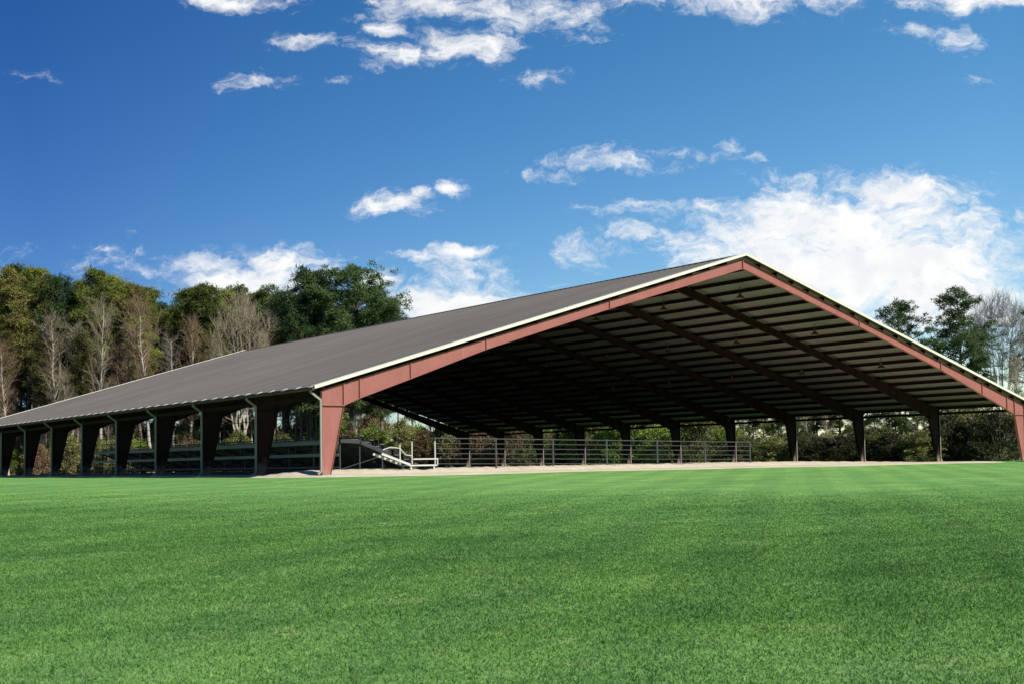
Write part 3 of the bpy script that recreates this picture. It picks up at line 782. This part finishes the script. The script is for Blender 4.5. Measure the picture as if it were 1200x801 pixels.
plant('bare_tree', FAN, 283, 160, by_top(283, 343, 160, 17), 'wide fan shaped bare tree with many upright twigs above the far roof edge', 'tree', G2)
# shorter pines standing in front of the tall ones
for px, top, k, lab in [(-4, 372, 3, 'low green pine under the tall ones at the left picture edge'), (56, 388, 3, 'low pine behind the next pale trunk left of the tallest bare tree'), (99, 392, 3, 'low olive pine between the two tallest pale trunks at the left'), (163, 372, 2, 'low yellow green pine left of the cream trunk'), (250, 392, 1, 'low pine just left of the fan shaped bare tree at the roof edge'), (322, 385, 3, 'low round pine between fan shaped tree and the great crowns'), (352, 378, 1, 'low pine under the left great crown')]:
    dp = 166+px % 7
    plant('pine_tree', PINES[k], px, dp, by_top(px, top, dp, 22)*1.0, lab, 'tree', 'shorter pines in front of the left wood')
# deeper rows that fill the wood on the left
rd = random.Random(8)
for k in range(62):
    px = -34+k*7.5+rd.uniform(-4, 4); dp = rd.uniform(180, 215)
    if px > 430: continue
    if 176 < px < 212: top = rd.uniform(358, 380)
    else: top = rd.uniform(340, 372)+(6 if px > 200 else 0)
    plant('pine_tree', PINES[rd.choice([0, 1, 3, 4, 5])], px, dp, by_top(px, top, dp, 22), 'dark pine deep inside the wood behind the front row of left trees', 'tree', 'pines filling the inside of the left wood')
for k in range(26):
    px = -30+k*18+rd.uniform(-9, 9); dp = rd.uniform(160, 182)
    plant('bare_tree', BARE[k % 3], px, dp, rd.uniform(.5, .85), 'slim bare understorey tree among the trunks behind the left roof', 'tree', 'slim bare trees among the left trunks')
for k in range(34):
    px = -25+k*14.+rd.uniform(-6, 6); dp = rd.uniform(156, 172)
    kind = rd.choice(['olive', 'brown', 'olive', 'green'])
    plant('shrub', rd.choice(SHR[kind]), px, dp, rd.uniform(.6, 1.1), {'olive': 'olive undergrowth bush at the foot of the wood, seen through the left bays', 'brown': 'brown undergrowth bush at the foot of the wood, seen through the left bays', 'green': 'bright green bush at the foot of the wood, seen through the left bays'}[kind], 'bush', 'bushes seen through the left bays', names=('stem', 'foliage'))
# taller understorey that closes the wood behind the far gable
for k in range(40):
    px = -25+k*12.+rd.uniform(-6, 6); dp = rd.uniform(176, 200)
    kind = rd.choice(['olive', 'brown', 'olive', 'green'])
    plant('tall_shrub', rd.choice(SHR[kind]), px, dp, (1.1, 1.1, rd.uniform(1.2, 1.9)), {'olive': 'tall olive shrub filling the gaps between trunks beyond the far gable', 'brown': 'tall brown shrub filling the gaps between trunks beyond the far gable', 'green': 'tall bright green shrub between trunks beyond the far gable'}[kind], 'shrub', 'tall shrubs between the trunks beyond the far gable', names=('stem', 'foliage'))
# behind the far end and the right side, seen under the roof
for k in range(30):
    px = 440+k*15+rd.uniform(-6, 6); dp = mind(px)+rd.uniform(12, 30)
    H = rd.uniform(13, 16.5)*dp/150 if px < 860 else rd.uniform(9, 12.)
    if px < 510: H = min(H, 14.5)
    if k % 3 == 1:
        plant('bare_tree', BARE[k % 3], px, dp-8, H/17*.9, 'bare grey tree seen under the roof beyond the arena', 'tree', 'bare trees beyond the arena')
    else:
        plant('pine_tree', PINES[rd.choice([1, 2, 3, 3, 2])], px, dp, H/22, 'low green pine seen under the roof beyond the arena', 'tree', 'low pines beyond the arena')
for k in range(38):
    px = 862+k*9.2+rd.uniform(-6, 6); dp = mind(px)+rd.uniform(14, 34)
    if k % 3 == 0: plant('bare_tree', BARE[k % 3], px, dp, rd.uniform(.5, .62), 'bare tree seen through the right bays above the thicket', 'tree', 'bare trees beyond the right bays')
    else: plant('pine_tree', LOWP[k % 2], px, dp+4, min(rd.uniform(.38, .52), by_top(px, 320+(px-877)*.53, dp+4, 22)), 'slim pine seen through the right bays above the thicket', 'tree', 'slim pines beyond the right bays')
for k in range(48):
    px = 430+(k//2)*18.+rd.uniform(-8, 8); dp = mind(px)+rd.uniform(1, 10)+(k % 2)*8
    kind = rd.choice(['olive', 'brown', 'olive', 'brown', 'green']) if px < 640 else (rd.choice(['olive', 'green', 'green', 'olive']) if px < 860 else rd.choice(['olive', 'dark', 'green', 'dark']))
    lab = {'olive': 'olive bush beyond the far arena columns', 'brown': 'brown leaved bush beyond the far arena columns', 'dark': 'dark bush beyond the far arena columns', 'green': 'light green bush beyond the far arena columns'}[kind]
    plant('shrub', rd.choice(SHR[kind]), px, dp, (1.15, 1.15, rd.uniform(1., 1.5)*((1.25 if k % 2 else .9) if px < 850 else .62)), lab, 'bush', 'bushes beyond the far columns', names=('stem', 'foliage'))
for k in range(36):
    px = 850+(k//2)*19.+rd.uniform(-6, 6); dp = mind(px)+rd.uniform(0, 12)
    plant('shrub', rd.choice(SHR['dark'] if k % 3 else SHR['olive']), px, dp, (1, 1, rd.uniform(.5, .66) if px < 1095 else rd.uniform(.75, 1.)), 'dark thicket bush behind the right hand bays' if k % 3 else 'olive thicket bush among the dark ones behind the right bays', 'bush', 'dark thicket behind the right bays', names=('stem', 'foliage'))
# right skyline
G3 = 'tall trees over the right roof slope'
plant('pine_tree', PAIR_SP, 1057, 150, by_top(1057, 355, 150, 22), 'dark round pine crown just over the right roof slope', 'tree', G3)
plant('pine_tree', PINES[5], 1124, 138, by_top(1124, 339, 138, 22), 'tall dark pine with full crown, over the right roof slope', 'tree', G3)
plant('bare_tree', DOME, 1177, 145, by_top(1177, 342, 145, 20), 'pale bare tree with domed top at the far right', 'tree', G3)
plant('pine_tree', LAYER, 1212, 132, by_top(1212, 362, 132, 22), 'sparse dark pine with layered boughs cut by the right picture edge', 'tree', G3)
for px, top, k, lab in [(1098, 400, 1, 'bare tree between the two dark pines at the right'), (1150, 390, 0, 'bare tree between the full pine and the domed tree'), (1140, 425, 1, 'short bare tree low in front of the domed tree'), (1190, 420, 0, 'short bare tree under the layered pine'), (1222, 360, 1, 'bare tree past the right picture edge')]:
    plant('bare_tree', BARE[k], px, 140, by_top(px, top, 140, 17), lab, 'tree', G3)

# ------------------------------------------------------------------ light and sky
sd = Vector((.165, -.775, .61)).normalized()
el = math.asin(sd.z); az = math.atan2(sd.x, sd.y)
sun = bpy.data.lights.new('sun', 'SUN'); sun.energy = 4.6; sun.angle = math.radians(.53); sun.color = (1, .95, .87)
so = bpy.data.objects.new('sun', sun); C.objects.link(so); so.rotation_euler = sd.to_track_quat('Z', 'Y').to_euler(); so.location = (0, -40, 60)
w = bpy.data.worlds.new('World'); S.world = w; w.use_nodes = True
t = NT(w.node_tree)
sk = t.n('ShaderNodeTexSky', sky_type='NISHITA', sun_disc=False, sun_elevation=el, sun_rotation=az % (2*math.pi), altitude=300, air_density=1.0, dust_density=.05, ozone_density=3.0)
hs = t.n('ShaderNodeHueSaturation'); t.set(hs, 'Color', sk.outputs[0]); t.set(hs, 'Saturation', 1.32); t.set(hs, 'Hue', .5); t.set(hs, 'Value', 1.)
gen = t.n('ShaderNodeTexCoord').outputs['Generated']
def dot(vec, k):
    o = t.n('ShaderNodeVectorMath', operation='DOT_PRODUCT'); t.set(o, '0', vec); o.inputs[1].default_value = tuple(k); return o.outputs['Value']
df = dot(gen, fw)
side = dot(gen, (math.cos(YAW), -math.sin(YAW), 0))
def tn(c): return tuple(x/2 for x in c)
tint = t.ramp(t.math('MULTIPLY_ADD', side, .5, .5), [(0, tn((.5, .55, .65))), (.34, tn((.42, .53, .76))), (.515, tn((1.02, 1.06, 1.1))), (.685, tn((1.75, 1.58, 1.45))), (1, tn((1, 1, 1)))])
bk = t.n('ShaderNodeMapRange', interpolation_type='SMOOTHSTEP'); t.set(bk, '0', df); t.set(bk, '1', -.3); t.set(bk, '2', .4); t.set(bk, '3', 0.); t.set(bk, '4', 1.)
tint = t.mix(bk.outputs[0], tn((.55, .55, .6)), tint)  # unseen sky behind the camera dimmed to cut light on the frames
def vm2(a, b):
    o = t.n('ShaderNodeVectorMath', operation='MULTIPLY'); t.nt.links.new(a, o.inputs[0])
    if isinstance(b, tuple): o.inputs[1].default_value = b
    else: t.nt.links.new(b, o.inputs[1])
    return o.outputs[0]
skyc = vm2(vm2(hs.outputs[0], tint), (2., 2., 2.))
# cloud field laid out by direction on the far sky
dfm = t.math('MAXIMUM', df, .05)
u = t.math('MULTIPLY_ADD', t.math('DIVIDE', dot(gen, rt), dfm), FPX/100, PX0/100)
v = t.math('MULTIPLY_ADD', t.math('DIVIDE', dot(gen, up), dfm), -FPX/100, PY0/100)
cb = t.n('ShaderNodeCombineXYZ'); t.set(cb, '0', u); t.set(cb, '1', v); P = cb.outputs[0]
def vmath(op, a, b=None, c=None):
    o = t.n('ShaderNodeVectorMath', operation=op); t.set(o, '0', a)
    for i, x in ((1, b), (2, c)):
        if x is not None:
            if isinstance(x, bpy.types.NodeSocket): t.nt.links.new(x, o.inputs[i])
            else: o.inputs[i].default_value = x
    return o
wn = t.n('ShaderNodeTexNoise'); t.set(wn, 'Vector', P); t.set(wn, 'Scale', 1.6); t.set(wn, 'Detail', 5.); t.set(wn, 'Roughness', .6)
Pw = vmath('MULTIPLY_ADD', vmath('SUBTRACT', wn.outputs[1], (.5, .5, .5)).outputs[0], (.75, .45, 0), P).outputs[0]
clouds = [(280, -2, 75, 13, .8), (490, 6, 75, 18, .8), (630, 14, 85, 24, .9), (545, 52, 62, 21, 1), (450, 33, 24, 10, .8), (362, 48, 44, 11, .7), (470, 66, 42, 15, .85), (300, 98, 36, 12, .5), (395, 93, 18, 8, .5), (630, 90, 34, 10, .7), (300, 98, 40, 12, .62), (790, 178, 40, 8, .5), (640, 205, 40, 8, .45), (730, 190, 60, 12, .55), (480, 306, 40, 10, .6), (690, 246, 30, 10, .5), (745, 243, 26, 8, .55), (30, 89, 32, 8, .5),
 (860, -4, 130, 22, .95), (1150, -3, 95, 15, .95), (1128, 45, 32, 14, .7), (1080, 38, 70, 8, .45), (1142, 93, 26, 8, .65),
 (458, 238, 40, 15, 1), (492, 224, 20, 8, .85), (533, 216, 19, 10, .95), (704, 192, 55, 10, .6), (862, 163, 17, 14, .7), (893, 186, 15, 9, .45), (672, 300, 34, 22, .8), (655, 288, 20, 12, .8), (543, 297, 40, 10, .85), (480, 305, 34, 10, .5), (510, 338, 50, 16, .7), (540, 358, 95, 24, 1.3),
 (235, 308, 55, 11, .75), (325, 308, 58, 20, 1.15), (300, 332, 80, 24, 1.25), (440, 330, 30, 14, .95), (132, 293, 26, 6, .55), (90, 312, 170, 24, .34), (745, 272, 26, 11, .65), (735, 294, 20, 10, .6), (790, 243, 50, 11, .65), (828, 240, 26, 11, .8), (560, 325, 110, 30, .45),
 (985, 262, 150, 46, 1.25), (1055, 226, 95, 24, 1.15), (890, 286, 125, 36, 1.05), (1010, 310, 190, 60, 1.4), (1090, 338, 110, 42, 1.4), (1185, 362, 80, 24, 1.), (795, 292, 45, 16, .6), (700, 300, 60, 30, .25)]
acc = None
for cx_, cy_, rx, ry, am in clouds:
    sx, sy = 100/(rx*1.7), 100/(ry*1.75)
    ln_ = vmath('LENGTH', vmath('MULTIPLY_ADD', Pw, (sx, sy, 0), (-cx_/100*sx, -cy_/100*sy, 0)).outputs[0]).outputs['Value']
    mr = t.n('ShaderNodeMapRange', interpolation_type='SMOOTHSTEP'); t.set(mr, '0', ln_); t.set(mr, '1', 0.); t.set(mr, '2', 1.); t.set(mr, '3', am); t.set(mr, '4', 0.)
    acc = mr.outputs[0] if acc is None else t.math('MAXIMUM', acc, mr.outputs[0])
mp = t.n('ShaderNodeMapping'); t.set(mp, 'Vector', Pw); mp.inputs['Scale'].default_value = (.8, 1.6, 1); mp.inputs['Rotation'].default_value = (0, 0, -.12)
n1 = t.noise(mp.outputs[0], 1.5, 10, .68, .4)
n2 = t.noise(mp.outputs[0], 6.5, 6, .65)
n12 = t.math('ADD', t.math('MULTIPLY', n1, .68), t.math('MULTIPLY', n2, .32))
dn = t.math('MULTIPLY_ADD', t.math('SUBTRACT', n12, .52), 3.6, acc)
mr = t.n('ShaderNodeMapRange', interpolation_type='SMOOTHSTEP'); t.set(mr, '0', dn); t.set(mr, '1', .08); t.set(mr, '2', 1.12); t.set(mr, '3', 0.); t.set(mr, '4', 1.)
front = t.math('GREATER_THAN', df, .2)
mask = t.math('MULTIPLY', t.math('MULTIPLY', mr.outputs[0], t.math('GREATER_THAN', acc, .01)), front)
# scattered clouds over the rest of the sky
nb_ = t.noise(gen, 3., 8, .6); back = t.math('MULTIPLY', t.ramp(nb_, [(.62, 0.), (.72, .5)]), t.math('SUBTRACT', 1., front))
mask = t.math('ADD', mask, back, clamp=True)
shade = t.ramp(t.noise(P, 2.1, 6, .55), [(.35, (8.7, 8.95, 9.3)), (.6, (10.2, 10.2, 10.1))])
CL = t.mix(mask, skyc, shade)
SKY_STR = .1
bg = t.n('ShaderNodeBackground'); t.set(bg, 'Color', CL); t.set(bg, 'Strength', SKY_STR)
o = t.n('ShaderNodeOutputWorld'); t.nt.links.new(bg.outputs[0], o.inputs[0])

S.view_settings.view_transform = 'Standard'; S.view_settings.look = 'None'; S.view_settings.exposure = 0; S.view_settings.gamma = 1
S.render.engine = 'CYCLES'; S.cycles.max_bounces = 4; S.cycles.diffuse_bounces = 1; S.cycles.transmission_bounces = 3; S.cycles.transparent_max_bounces = 4
S.cycles.use_denoising = True
